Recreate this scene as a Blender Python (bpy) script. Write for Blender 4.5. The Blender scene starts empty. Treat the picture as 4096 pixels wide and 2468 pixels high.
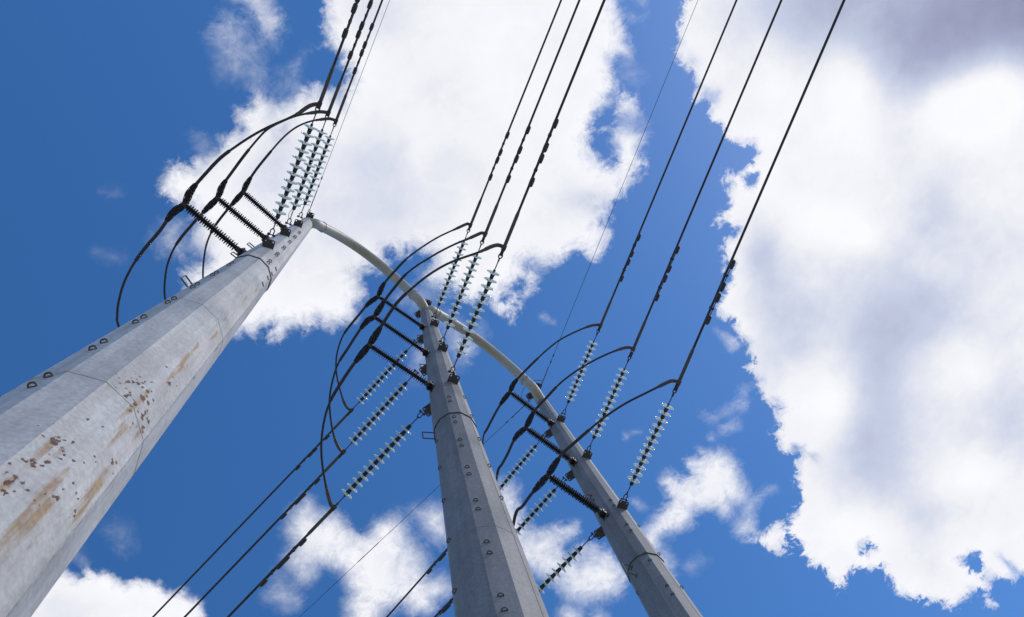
import bpy, math, random
import numpy as np
from mathutils import Vector, Matrix
random.seed(7)
RNG = np.random.default_rng(11)

scene = bpy.context.scene
COL = scene.collection

# ------------------------------------------------------------------ camera
# solved from the verticals of the poles (zenith point) and the insulator spacing
FPX, PX_W, PX_H = 3401.5, 4096, 2468
M_CAM = np.array([[0.782237849885185, 0.60625953053761, -0.1433643185709729],
                  [-0.6229798922974984, 0.7612431115411877, -0.18001382981340067],
                  [0.0, 0.23012671892548167, 0.973160671850539]])   # camera axes (x right, y down, z forward) from world
EYE = np.array([0.0, 0.0, 1.6])
cam_data = bpy.data.cameras.new('camera')
cam_data.sensor_width = 36.0
cam_data.lens = 36.0 * FPX / PX_W
cam_data.clip_start = 0.05
cam_data.clip_end = 60000
cam = bpy.data.objects.new('camera', cam_data)
COL.objects.link(cam)
W = M_CAM.T
cx_, cy_, cz_ = W[:, 0], -W[:, 1], -W[:, 2]
cam.matrix_world = Matrix(((cx_[0], cy_[0], cz_[0], EYE[0]), (cx_[1], cy_[1], cz_[1], EYE[1]),
                           (cx_[2], cy_[2], cz_[2], EYE[2]), (0, 0, 0, 1)))
scene.camera = cam

# ------------------------------------------------------------------ light
SUN_AZ, SUN_EL = math.radians(70), math.radians(48)     # azimuth from +Y towards +X
SUN_DIR = Vector((math.sin(SUN_AZ) * math.cos(SUN_EL), math.cos(SUN_AZ) * math.cos(SUN_EL), math.sin(SUN_EL)))
sun_data = bpy.data.lights.new('sun', 'SUN')
sun_data.energy = 3.3
sun_data.angle = math.radians(4.0)      # veiled by thin cloud
sun_data.color = (1.0, 0.97, 0.93)
sun = bpy.data.objects.new('sun', sun_data)
sun.rotation_euler = (-SUN_DIR).to_track_quat('-Z', 'Y').to_euler()
sun.location = (60, 30, 80)
COL.objects.link(sun)

world = bpy.data.worlds.new('World')
scene.world = world
world.use_nodes = True
nt = world.node_tree
nt.nodes.clear()
sky = nt.nodes.new('ShaderNodeTexSky')
sky.sky_type = 'NISHITA'
sky.sun_disc = False
sky.sun_elevation = SUN_EL
sky.sun_rotation = SUN_AZ
sky.altitude = 300
sky.air_density = 1.0
sky.dust_density = 0.35
sky.ozone_density = 4.0
bg = nt.nodes.new('ShaderNodeBackground')
bg.inputs['Strength'].default_value = 0.145
wo = nt.nodes.new('ShaderNodeOutputWorld')
hs = nt.nodes.new('ShaderNodeHueSaturation')       # the clear deep blue of dry air
hs.inputs['Saturation'].default_value = 1.24
hs.inputs['Hue'].default_value = 0.503
hs.inputs['Value'].default_value = 0.98
nt.links.new(sky.outputs[0], hs.inputs['Color'])
nt.links.new(hs.outputs[0], bg.inputs['Color'])
nt.links.new(bg.outputs[0], wo.inputs['Surface'])

scene.view_settings.view_transform = 'Standard'
scene.view_settings.look = 'None'
scene.view_settings.exposure = 0.25
scene.view_settings.gamma = 1.0
scene.view_settings.use_curve_mapping = False
try:
    scene.cycles.max_bounces = 12
    scene.cycles.transparent_max_bounces = 24
    scene.cycles.diffuse_bounces = 4
    scene.cycles.caustics_refractive = False
    scene.cycles.caustics_reflective = False
except Exception:
    pass

DATA = {
 'poles': {"A":{"x":-3.021,"y":0.192,"H":26.306,"r0":0.156,"k":0.01793,"h":[26.306,22.795,19.986,17.228]},"B":{"x":-2.0,"y":4.206,"H":26.087,"r0":0.1426,"k":0.01793,"h":[26.087,22.816,19.835,16.997]},"C":{"x":-1.004,"y":8.214,"H":25.873,"r0":0.1247,"k":0.01793,"h":[25.873,22.507,19.623,16.692]}},
 'strings': {"A3b":[[-2.539,-0.118,17.228],[-0.4,-1.325,17.007]],"A2b":[[-2.561,-0.095,19.986],[-0.441,-1.319,19.765]],"A1b":[[-2.634,-0.065,22.795],[-0.489,-1.273,22.572]],"B1b":[[-1.678,3.925,22.816],[0.484,2.65,22.589]],"B2b":[[-1.654,3.918,19.835],[0.551,2.615,19.604]],"B3b":[[-1.62,3.875,16.997],[0.578,2.608,16.768]],"C1b":[[-0.654,8.008,22.507],[1.51,6.674,22.277]],"C2b":[[-0.66,7.972,19.623],[1.548,6.649,19.391]],"C3b":[[-0.597,7.941,16.692],[1.597,6.633,16.462]],"B1f":[[-2.436,4.12,22.816],[-4.775,4.441,22.603]],"B2f":[[-2.508,4.084,19.835],[-4.829,4.424,19.623]],"B3f":[[-2.537,4.135,16.997],[-4.897,4.445,16.782]],"C1f":[[-1.418,8.161,22.507],[-3.869,8.595,22.282]],"C2f":[[-1.482,8.162,19.623],[-3.951,8.487,19.399]],"C3f":[[-1.511,8.132,16.692],[-3.993,8.332,16.468]],"A1f":[[-3.389,0.16,22.795],[-5.865,0.42,22.57]],"A2f":[[-3.439,0.156,19.986],[-5.915,0.416,19.761]],"A3f":[[-3.488,0.151,17.228],[-5.965,0.412,17.004]]},
 'wires': {"A3b":{"a":[-0.4,-1.325,17.007],"d":[0.86868,-0.49173,-0.05996],"L":1.86,"dp":[1.48,2.11]},"A2b":{"a":[-0.441,-1.319,19.765],"d":[0.8745,-0.48131,-0.05996],"L":2.4,"dp":[1.45,2.07]},"A1b":{"a":[-0.489,-1.273,22.572],"d":[0.87145,-0.48681,-0.05996],"L":2.96,"dp":[1.46,2.09]},"B1b":{"a":[0.484,2.65,22.589],"d":[0.86377,-0.50031,-0.05996],"L":5.73,"dp":[1.5,2.14]},"B2b":{"a":[0.551,2.615,19.604],"d":[0.86181,-0.50367,-0.05996],"L":5.12,"dp":[1.48,2.12]},"B3b":{"a":[0.578,2.608,16.768],"d":[0.8608,-0.5054,-0.05996],"L":4.59,"dp":[1.49,2.14]},"C1b":{"a":[1.51,6.674,22.277],"d":[0.85351,-0.51761,-0.05996],"L":8.45,"dp":[1.53,2.19]},"C2b":{"a":[1.548,6.649,19.391],"d":[0.85195,-0.52017,-0.05996],"L":7.88,"dp":[1.49,2.16]},"C3b":{"a":[1.597,6.633,16.462],"d":[0.84946,-0.52424,-0.05996],"L":7.31,"dp":[1.52,2.18]},"B1f":{"a":[-4.775,4.441,22.603],"d":[-0.99053,0.12353,-0.05996],"L":7.11,"dp":[1.1,1.7]},"B2f":{"a":[-4.829,4.424,19.623],"d":[-0.99069,0.12224,-0.05996],"L":4.92,"dp":[1.04,1.64]},"B3f":{"a":[-4.897,4.445,16.782],"d":[-0.99106,0.11917,-0.05996],"L":2.78,"dp":[1.04,1.62]},"C1f":{"a":[-3.869,8.595,22.282],"d":[-0.9852,0.1606,-0.05996],"L":3.7,"dp":[1.29,1.84]},"C2f":{"a":[-3.951,8.487,19.399],"d":[-0.99274,0.10426,-0.05996],"L":1.77,"dp":[1.25,1.6]},"C3f":{"a":[-3.993,8.332,16.468],"d":[-0.99276,0.08,-0.06],"L":8.0,"dp":[1.9,2.7]},"A1f":{"a":[-5.865,0.42,22.57],"d":[-0.9905,0.10401,-0.06],"L":8.0,"dp":[1.9,2.7]},"A2f":{"a":[-5.915,0.416,19.761],"d":[-0.9905,0.10401,-0.06],"L":8.0,"dp":[1.9,2.7]},"A3f":{"a":[-5.965,0.412,17.004],"d":[-0.9905,0.10437,-0.06],"L":8.0,"dp":[1.9,2.7]}},
 'posts': {"A1":[[-3.057,-0.029,22.495],[-3.269,-1.334,22.645]],"A2":[[-3.071,-0.078,19.686],[-3.312,-1.376,19.836]],"A3":[[-3.08,-0.127,16.928],[-3.317,-1.425,17.078]],"B1":[[-2.056,4.015,22.916],[-2.456,2.661,23.066]],"B2":[[-2.07,3.963,19.935],[-2.466,2.59,20.085]],"B3":[[-2.087,3.915,17.097],[-2.499,2.548,17.247]],"C1":[[-1.049,8.034,22.457],[-1.384,6.673,22.607]],"C2":[[-1.067,7.985,19.573],[-1.431,6.649,19.723]],"C3":[[-1.082,7.935,16.642],[-1.454,6.612,16.792]]},
 'jumpers': {"A3":{"p":[[-0.4,-1.325,17.007],[-0.538,-1.399,16.987],[-0.755,-1.414,16.961],[-0.988,-1.456,16.937],[-1.333,-1.545,16.911],[-1.671,-1.6,16.904],[-1.997,-1.627,16.916],[-2.303,-1.638,16.942],[-2.662,-1.596,16.99],[-3.093,-1.528,17.063],[-3.317,-1.425,17.108],[-3.561,-1.434,17.042],[-3.902,-1.325,16.954],[-4.298,-1.243,16.873],[-4.645,-1.139,16.825],[-4.966,-0.99,16.805],[-5.258,-0.791,16.81],[-5.418,-0.638,16.824],[-5.513,-0.511,16.839],[-5.965,0.412,17.004]],"t":10},"A2":{"p":[[-0.441,-1.319,19.765],[-0.548,-1.425,19.746],[-0.669,-1.498,19.729],[-0.954,-1.644,19.695],[-1.242,-1.732,19.673],[-1.596,-1.797,19.662],[-1.898,-1.765,19.669],[-2.289,-1.69,19.699],[-2.709,-1.59,19.755],[-3.083,-1.495,19.82],[-3.312,-1.376,19.866],[-3.678,-1.328,19.767],[-4.137,-1.244,19.658],[-4.524,-1.148,19.594],[-4.877,-0.973,19.564],[-5.165,-0.74,19.566],[-5.463,-0.409,19.603],[-5.915,0.416,19.761]],"t":10},"A1":{"p":[[-0.489,-1.273,22.572],[-0.573,-1.4,22.553],[-0.747,-1.507,22.528],[-0.966,-1.622,22.502],[-1.308,-1.715,22.477],[-1.734,-1.711,22.471],[-2.304,-1.611,22.512],[-2.703,-1.53,22.568],[-3.119,-1.407,22.644],[-3.269,-1.334,22.675],[-3.688,-1.253,22.557],[-3.996,-1.185,22.481],[-4.332,-1.087,22.417],[-4.654,-0.922,22.379],[-4.954,-0.682,22.372],[-5.314,-0.316,22.411],[-5.865,0.42,22.57]],"t":9},"B1":{"p":[[0.484,2.65,22.589],[0.453,2.583,22.59],[0.354,2.547,22.591],[0.14,2.496,22.596],[-0.287,2.392,22.615],[-0.672,2.345,22.652],[-0.997,2.328,22.701],[-1.297,2.333,22.761],[-1.693,2.399,22.859],[-2.166,2.503,22.997],[-2.456,2.661,23.096],[-2.72,2.639,22.991],[-3.05,2.689,22.865],[-3.441,2.759,22.734],[-3.737,2.843,22.655],[-4.051,3.04,22.589],[-4.272,3.249,22.559],[-4.455,3.498,22.549],[-4.625,3.817,22.556],[-4.76,4.122,22.576],[-4.806,4.306,22.591],[-4.775,4.441,22.603]],"t":10},"B2":{"p":[[0.551,2.615,19.604],[0.504,2.556,19.605],[0.434,2.529,19.606],[0.22,2.476,19.61],[-0.076,2.389,19.621],[-0.452,2.312,19.649],[-0.785,2.273,19.689],[-1.056,2.248,19.735],[-1.358,2.259,19.798],[-1.677,2.335,19.878],[-2.012,2.426,19.974],[-2.466,2.59,20.115],[-2.617,2.553,20.053],[-2.911,2.607,19.935],[-3.296,2.727,19.792],[-3.65,2.834,19.687],[-3.946,3.022,19.619],[-4.262,3.289,19.576],[-4.526,3.639,19.57],[-4.741,4.003,19.589],[-4.845,4.297,19.612],[-4.829,4.424,19.623]],"t":11},"B3":{"p":[[0.578,2.608,16.768],[0.561,2.573,16.768],[0.51,2.501,16.77],[0.395,2.449,16.771],[0.187,2.399,16.776],[-0.056,2.315,16.786],[-0.299,2.232,16.802],[-0.564,2.179,16.828],[-0.854,2.157,16.867],[-1.108,2.165,16.911],[-1.372,2.185,16.965],[-1.628,2.231,17.026],[-2.026,2.371,17.136],[-2.499,2.548,17.277],[-2.908,2.615,17.108],[-3.359,2.741,16.939],[-3.682,2.862,16.842],[-3.99,3.08,16.771],[-4.29,3.375,16.733],[-4.546,3.729,16.731],[-4.748,4.07,16.751],[-4.89,4.352,16.774],[-4.897,4.445,16.782]],"t":13},"C1":{"p":[[1.51,6.674,22.277],[1.43,6.604,22.273],[1.266,6.509,22.267],[0.942,6.405,22.261],[0.487,6.308,22.272],[0.097,6.307,22.306],[-0.327,6.358,22.372],[-0.772,6.44,22.469],[-1.164,6.537,22.571],[-1.384,6.673,22.637],[-1.724,6.722,22.512],[-2.11,6.843,22.378],[-2.423,6.969,22.288],[-2.727,7.148,22.223],[-3.869,8.595,22.282]],"t":9},"C2":{"p":[[1.548,6.649,19.391],[1.483,6.549,19.387],[1.316,6.458,19.381],[0.99,6.348,19.375],[0.594,6.262,19.382],[0.171,6.222,19.414],[-0.233,6.239,19.469],[-0.633,6.331,19.547],[-1.039,6.43,19.644],[-1.431,6.649,19.753],[-1.724,6.633,19.646],[-2.1,6.783,19.506],[-2.358,6.872,19.428],[-2.628,7.017,19.362],[-3.951,8.487,19.399]],"t":9},"C3":{"p":[[1.597,6.633,16.462],[1.53,6.549,16.458],[1.421,6.492,16.454],[0.999,6.393,16.446],[0.578,6.301,16.454],[0.123,6.269,16.49],[-0.274,6.298,16.547],[-0.688,6.353,16.629],[-1.008,6.408,16.704],[-1.454,6.612,16.822],[-1.886,6.63,16.662],[-2.196,6.682,16.556],[-2.484,6.764,16.474],[-3.993,8.332,16.468]],"t":9}},
 'arches': [[[-3.021,0.192,25.931],[-2.837,0.311,25.981],[-2.781,0.534,26.394],[-2.725,0.757,26.737],[-2.668,0.98,27.014],[-2.612,1.203,27.227],[-2.556,1.427,27.378],[-2.5,1.65,27.471],[-2.444,1.873,27.509],[-2.388,2.096,27.495],[-2.332,2.319,27.43],[-2.276,2.542,27.319],[-2.22,2.765,27.163],[-2.163,2.989,26.966],[-2.107,3.212,26.731],[-2.051,3.435,26.46],[-1.995,3.658,26.156],[-1.939,3.881,25.822],[-2.0,4.206,25.702]],[[-2.0,4.206,25.508],[-1.842,4.218,25.558],[-1.786,4.44,25.763],[-1.73,4.663,25.951],[-1.674,4.885,26.12],[-1.618,5.108,26.264],[-1.562,5.33,26.381],[-1.506,5.552,26.468],[-1.451,5.775,26.521],[-1.395,5.997,26.536],[-1.339,6.22,26.51],[-1.283,6.442,26.441],[-1.227,6.665,26.324],[-1.171,6.887,26.155],[-1.115,7.11,25.933],[-1.059,7.332,25.652],[-1.003,7.554,25.31],[-0.947,7.777,24.904],[-1.004,8.214,24.784]]],
 'shields': {"Ab":{"a":[-2.76,-0.046,26.306],"d":[0.87072,-0.49016,-0.03997],"L":6.18,"dp":[0.75,0.99]},"Cb":{"a":[-0.763,8.159,25.873],"d":[0.85588,-0.51563,-0.03997],"L":11.86,"dp":[0.79,1.0]},"Cf":{"a":[-1.335,8.306,25.873],"d":[-0.99657,0.07243,-0.03997],"L":9.37,"dp":[0.68,0.91]}},
 'loops': [[[-2.639,-0.159,26.2],[-2.68,-0.201,26.2],[-2.728,-0.258,26.2],[-2.873,-0.344,26.2],[-3.035,-0.381,26.2],[-3.2,-0.343,26.2],[-3.299,-0.278,26.2],[-3.329,-0.205,26.2]],[[-0.649,8.049,25.85],[-0.691,7.983,25.839],[-0.772,7.918,25.828],[-0.895,7.865,25.817],[-1.052,7.837,25.806],[-1.203,7.863,25.794],[-1.321,7.918,25.783],[-1.406,7.996,25.772],[-1.447,8.076,25.761],[-1.444,8.227,25.75]]],
 'rust': [[7.98,77.9,0.074,3],[8.0,96.7,0.054,2],[8.19,87.2,0.037,2],[8.13,78.6,0.049,3],[7.79,78.8,0.054,3],[6.56,99.6,0.059,3],[6.58,92.1,0.035,3],[6.26,98.5,0.049,2],[6.19,98.2,0.025,2],[5.93,99.0,0.059,3],[5.86,96.9,0.035,2],[6.56,81.5,0.035,2],[7.06,58.3,0.04,3],[6.9,57.8,0.062,1],[6.74,55.0,0.069,1],[7.78,57.6,0.04,3],[7.45,70.5,0.059,1],[7.61,68.5,0.035,2],[8.72,66.9,0.059,2],[8.88,72.3,0.04,1],[6.17,73.1,0.044,2],[6.34,55.8,0.035,2],[6.02,75.0,0.099,1],[6.24,81.0,0.074,1],[9.55,45.7,0.04,2],[10.88,63.9,0.064,1],[10.8,44.8,0.035,3],[9.95,73.6,0.064,1],[9.49,73.3,0.074,1],[9.23,69.6,0.049,1],[14.08,59.3,0.054,1],[13.15,66.1,0.049,1],[11.52,69.6,0.04,1],[6.5,53.0,0.049,1],[7.09,95.6,0.03,2],[8.25,99.0,0.025,2],[8.19,70.2,0.03,2],[7.45,74.8,0.035,1],[6.43,81.0,0.049,1],[5.85,79.3,0.059,1],[6.81,70.8,0.02,2],[6.16,64.0,0.025,1]],
}
# ------------------------------------------------------------------ clouds: one broken layer 1.5 km up
def frame(ox, oy, s, pts):
    return [(ox + x / s, oy + y / s) for x, y in pts]
def q1(p): return frame(600, 0, 1.856, p)
def q2(p): return frame(600, 700, 1.856, p)
def q3(p): return frame(1500, 700, 1.856, p)
def q4(p): return frame(2000, 0, 1.856, p)
def q5(p): return frame(2600, 700, 1.856, p)
def q6(p): return frame(2500, 1500, 1.856, p)
def q7(p): return frame(3096, 1668, 1.856, p)
def q8(p): return frame(1000, 1868, 2.464, p)
def q9(p): return frame(1900, 1900, 2.615, p)
def qb(p): return frame(0, 2068, 2.464, p)

# (outline, softness in px, opacity, noise amplitude in px)
CLOUDS = [
 # the big bank in the middle
 (q1([(1270, -900), (1265, -60), (1285, 60), (1305, 150), (1305, 250), (1292, 330), (1370, 385), (1420, 425), (1402, 480), (1475, 520),
      (1460, 600), (1395, 690), (1330, 665), (1270, 648), (1180, 690), (1125, 640), (1050, 705), (960, 745), (880, 725), (820, 655),
      (780, 690), (750, 760), (665, 805), (630, 900), (690, 955), (565, 965), (520, 1010), (490, 1095), (400, 1150), (335, 1180),
      (330, 1255), (250, 1240), (190, 1208), (115, 1285), (80, 1400), (68, 1450)]) +
  q2([(90, 150), (160, 190), (290, 230), (350, 330), (330, 420), (260, 520), (420, 640), (330, 690), (240, 700), (250, 850), (420, 950),
      (560, 1140), (630, 1190), (700, 1160), (790, 1200), (830, 1130), (915, 1110), (880, 1240), (960, 1200), (1030, 1130), (1090, 1120),
      (1160, 1150), (1205, 1090), (1260, 1080), (1290, 1110), (1380, 1110), (1480, 1100), (1530, 1050), (1542, 960), (1600, 900),
      (1570, 810), (1540, 740), (1580, 715), (1680, 705), (1770, 650), (1740, 590), (1856, 590)]) +
  q3([(90, 565), (190, 590), (285, 565), (420, 570), (430, 640), (350, 690), (330, 760), (400, 830), (480, 850), (570, 830), (610, 900),
      (700, 950), (810, 930), (880, 1010), (1000, 1080), (1030, 1000), (1090, 980), (1080, 920), (1030, 870), (970, 880), (940, 930),
      (985, 840), (1080, 800), (1140, 870), (1190, 840), (1200, 770), (1150, 700), (1110, 650), (1160, 640), (1240, 690), (1350, 660),
      (1420, 610), (1500, 570), (1570, 590), (1640, 640), (1700, 570), (1740, 430), (1700, 370), (1760, 260), (1830, 170)]) +
  q4([(960, 1400), (1010, 1290), (1095, 1220), (1050, 1180), (1030, 1100), (1070, 1000), (1000, 980), (1040, 860), (1000, 720),
      (890, 660), (915, 610), (860, 560), (850, 430), (900, 390), (970, 450), (950, 380), (920, 320), (930, 250), (900, 150),
      (870, 60), (860, -60), (880, -1100)]), 28, 1.0, 54),
 # the big bank on the sun side, extended unseen out of the frame to cover the sun
 (q4([(1400, -1500), (1390, -60), (1340, 60), (1330, 150), (1300, 210), (1330, 300), (1300, 370), (1320, 430), (1380, 500), (1440, 560),
      (1470, 640), (1425, 690), (1440, 750), (1500, 740), (1550, 770), (1560, 860), (1560, 920), (1640, 930), (1650, 1020), (1710, 1080),
      (1780, 1060), (1800, 1090), (1880, 1060), (1900, 1130), (1850, 1200), (1790, 1270), (1700, 1290), (1650, 1350), (1705, 1370)]) +
  q5([(540, 40), (600, 60), (570, 130), (580, 220), (500, 280), (490, 360), (560, 340), (600, 400), (680, 380), (640, 450), (560, 480),
      (550, 600), (610, 670), (560, 740), (590, 770), (520, 880), (490, 1000), (540, 1060), (620, 1100), (660, 1200), (745, 1255),
      (730, 1300), (740, 1370), (700, 1430)]) +
  q6([(920, -10), (990, 50), (1000, 140), (1070, 220), (1130, 190), (1170, 250), (1130, 280), (1140, 370), (1080, 430), (1130, 490),
      (1170, 570), (1220, 610), (1310, 590), (1260, 650), (1280, 720), (1270, 820), (1290, 900), (1270, 1000), (1210, 1060),
      (1190, 1110), (1100, 1100), (1060, 1150), (960, 1190), (940, 1230), (1080, 1310), (1160, 1300), (1165, 1230), (1250, 1240),
      (1310, 1280), (1280, 1340), (1390, 1400)]) +
  q7([(280, 1090), (370, 1140), (400, 1220), (470, 1270), (560, 1190), (600, 1130), (670, 1160), (740, 1130), (800, 1120), (850, 1220),
      (930, 1330), (1070, 1350), (1200, 1360), (1340, 1420), (1400, 1360), (1450, 1300), (1530, 1290), (1560, 1370), (1620, 1390),
      (1600, 1260), (1560, 1190), (1620, 1190), (1760, 1220), (1800, 1170), (1900, 1190), (2500, 1500), (4200, 2600)]) +
  [(7300, 3000), (8200, 700), (7400, -1900)], 13, 1.0, 56),
 # the small cloud beside the far pole
 (q6([(540, 550), (620, 560), (700, 550), (800, 600), (860, 680), (870, 780), (910, 880), (900, 940), (800, 960), (800, 1030), (730, 1060),
      (680, 1010), (520, 1020), (480, 1120), (380, 1170), (270, 1210), (280, 1270), (240, 1310), (330, 1400), (350, 1500), (200, 1490),
      (60, 1180), (140, 1140), (200, 1080), (270, 1000), (330, 930), (310, 870), (250, 790), (340, 720), (420, 770), (490, 750),
      (450, 640), (560, 600)]), 34, 0.97, 34),
 (q6([(810, 1130), (880, 1060), (890, 960), (960, 930), (1010, 890), (1100, 830), (1020, 870), (960, 960), (940, 1020), (970, 1110),
      (1000, 1190), (880, 1200), (820, 1150)]), 34, 0.8, 32),
 (q6([(580, 285), (640, 345), (740, 300), (820, 265), (885, 240), (895, 90), (850, 170), (735, 260), (680, 300)]), 34, 0.5, 34),
 (q6([(730, 430), (845, 370), (830, 320), (770, 360), (640, 470)]), 30, 0.55, 30),
 (q6([(440, 1420), (480, 1440), (580, 1380), (560, 1330), (500, 1370)]), 40, 0.4, 30),
 # bottom, between the near and middle poles
 (q8([(560, 320), (480, 380), (400, 480), (370, 560), (350, 620), (400, 720), (415, 800), (355, 900), (370, 980), (450, 1080), (480, 1130),
      (510, 1160), (580, 1130), (640, 1080), (690, 970), (760, 960), (850, 1030), (920, 1050), (940, 1160), (990, 1230), (950, 1330),
      (960, 1700), (1250, 1700), (1320, 1480), (1350, 1420), (1500, 1360), (1600, 1460), (1800, 1440), (1840, 1330), (1950, 1240),
      (2000, 1180), (1940, 1120), (1870, 1090), (1740, 1110), (1760, 1000), (1720, 900), (1650, 800), (1580, 740), (1600, 700),
      (1540, 600), (1440, 500), (1370, 480), (1240, 540), (1150, 650), (1070, 670), (960, 580), (910, 490), (800, 440), (700, 460),
      (650, 430), (600, 340)]), 40, 1.0, 30),
 (q8([(280, 1090), (180, 1260), (320, 1370), (500, 1390), (480, 1280), (420, 1180), (340, 1080)]), 60, 0.55, 40),
 (q8([(1640, 440), (1780, 380), (1920, 420), (2000, 760), (1800, 700), (1700, 600)]), 50, 0.85, 30),
 # behind the middle and far poles
 (q9([(200, 90), (380, 100), (440, 180), (470, 380), (560, 560), (720, 560), (900, 505), (1050, 510), (1070, 600), (950, 680), (900, 750),
      (960, 830), (1100, 740), (1200, 720), (1290, 800), (1430, 800), (1520, 900), (1590, 1050), (1510, 1230), (1400, 1290), (1200, 1330),
      (960, 1290), (860, 1130), (640, 1040), (300, 900), (100, 500)]), 44, 0.95, 38),
 (q9([(890, 1430), (990, 1370), (1110, 1440), (1110, 1560), (900, 1560)]), 44, 0.9, 26),
 (q9([(1230, 1470), (1300, 1430), (1360, 1480), (1360, 1600), (1230, 1600)]), 36, 0.8, 26),
 (q9([(1950, 640), (1960, 740), (1900, 800), (2090, 1010), (2100, 900), (1985, 740)]), 30, 0.6, 26),
 (q6([(40, 930), (110, 990), (140, 985), (90, 930)]), 30, 0.5, 20),
 (q6([(-10, 440), (0, 480), (40, 430), (110, 420), (60, 425)]), 24, 0.4, 20),
 (q3([(1215, 1040), (1260, 1020), (1330, 1100), (1240, 1080)]), 24, 0.6, 20),
 # bottom corner
 (qb([(-900, 480), (300, 480), (580, 505), (640, 530), (700, 570), (760, 590), (820, 575), (830, 530), (870, 517), (950, 550), (1060, 540),
      (1130, 590), (1230, 650), (1340, 590), (1440, 630), (1540, 650), (1590, 645), (1610, 700), (1700, 745), (1810, 690), (1840, 770),
      (1980, 800), (2020, 900), (2025, 1000), (1900, 1700), (-900, 1700)]), 18, 1.0, 28),
 # thin wisps, high in the frame
 (q1([(640, -500), (620, -30), (740, 100), (800, 200), (845, 300), (930, 320), (990, 230), (965, 120), (900, 0), (900, -500)]), 80, 0.70, 60),
 (q1([(500, 195), (560, 110), (690, 180), (800, 280), (830, 400), (700, 470), (800, 545), (740, 585), (560, 545), (520, 380), (480, 260)]), 90, 0.45, 70),
 (q1([(1015, 560), (1080, 570), (1140, 380), (1080, 500)]), 50, 0.4, 40),
 (q1([(960, 680), (1000, 560), (1080, 600), (1100, 680)]), 70, 0.45, 50),
 (q1([(480, 1060), (340, 1010), (360, 1070), (420, 1110)]), 60, 0.35, 40),
 (q2([(60, 470), (150, 340), (250, 330), (240, 440), (290, 480), (230, 560), (230, 620), (100, 570)]), 55, 0.68, 50),
 (q3([(180, 900), (260, 860), (420, 860), (460, 900), (330, 980), (250, 960)]), 60, 0.5, 40),
 (q3([(470, 1060), (600, 1100), (690, 1200), (760, 1180), (800, 1120), (720, 1330), (600, 1400), (560, 1250)]), 70, 0.6, 45),
 (q3([(300, 1290), (380, 1260), (420, 1480), (310, 1480), (290, 1390)]), 70, 0.4, 40),
 (q4([(880, 1000), (950, 840), (1050, 880), (1060, 960)]), 60, 0.45, 40),
 (q4([(960, 130), (1030, 130), (1090, 100), (1050, 150)]), 44, 0.42, 30),
 (q4([(1000, -40), (1080, 50), (1080, -40)]), 44, 0.5, 30),
 (q4([(940, 440), (1060, 560), (1000, 600), (900, 560)]), 60, 0.25, 45),
 (q5([(490, 1150), (560, 1230), (600, 1300), (680, 1260), (600, 1200)]), 22, 0.85, 18),
 (qb([(1090, 130), (1200, 120), (1275, 290), (1240, 365), (1170, 260)]), 70, 0.25, 50),
 (qb([(640, 330), (740, 310), (840, 445), (740, 400)]), 45, 0.3, 20),
 ([(400, 765), (470, 760), (490, 785), (430, 785)], 40, 0.22, 30),
 ([(385, 1010), (430, 1020), (490, 1015), (500, 1040), (420, 1040)], 40, 0.2, 30),
]
HOLES = [
 (q2([(250, 400), (430, 480), (440, 640), (300, 650), (220, 540)]), 60, 0.6),
 (q1([(920, 960), (1010, 930), (1010, 1020), (950, 1040)]), 50, 0.45),
 (q1([(1300, 560), (1440, 560), (1420, 780), (1310, 700)]), 60, 0.45),
 (q1([(880, 720), (1060, 700), (1060, 800), (900, 860)]), 60, 0.35),
 (q1([(420, 1120), (560, 1060), (520, 1180), (420, 1240)]), 60, 0.3),
 (q3([(300, 700), (470, 780), (470, 860), (330, 860)]), 60, 0.35),
 (q8([(400, 900), (560, 880), (560, 1060), (430, 1060)]), 70, 0.45),
 (q8([(1420, 900), (1600, 860), (1700, 1000), (1480, 1080)]), 70, 0.35),
 (q9([(520, 620), (760, 560), (900, 640), (700, 760)]), 70, 0.35),
 ([(4190, -420), (4350, -620), (4650, -500), (4680, -180), (4400, -100), (4210, -180)], 60, 0.5),      # unseen thin spot, added to let part of the sun reach the poles
 (q4([(670, 1060), (700, 985), (780, 955), (825, 1000), (815, 1040), (865, 1090), (840, 1180), (820, 1215), (745, 1200), (685, 1140)]), 12, 1.0),
 (q4([(690, 960), (720, 880), (760, 800), (850, 700), (890, 760), (870, 830), (900, 880), (850, 960), (780, 940)]), 30, 0.93),
 (q4([(930, 850), (1000, 880), (1040, 930), (900, 970), (880, 900)]), 34, 0.75),
 (q7([(1385, 1062), (1430, 1030), (1505, 1030), (1490, 1085), (1570, 1150), (1480, 1110)]), 6, 1.0),
 (q7([(650, 950), (700, 935), (735, 970), (690, 1005), (655, 990)]), 12, 0.95),
 (q7([(1670, 1020), (1770, 1100), (1850, 1165), (1780, 1150), (1700, 1060)]), 12, 0.8),
 (q7([(270, 280), (310, 275), (325, 330), (295, 330)]), 12, 0.5),
 (q7([(140, 215), (210, 215), (190, 290), (150, 280)]), 10, 0.8),
 (q5([(695, 10), (785, -10), (760, 50), (730, 85), (710, 60)]), 8, 1.0),
 (q9([(1015, 890), (1180, 850), (1200, 920), (1080, 970)]), 40, 0.8),
 (q4([(1500, 650), (1640, 680), (1600, 770), (1520, 730)]), 20, 0.55),
 (q4([(1400, 380), (1470, 450), (1440, 500), (1400, 430)]), 24, 0.35),
 (q3([(1580, 180), (1700, 160), (1720, 260), (1640, 280)]), 50, 0.4),
]
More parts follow.
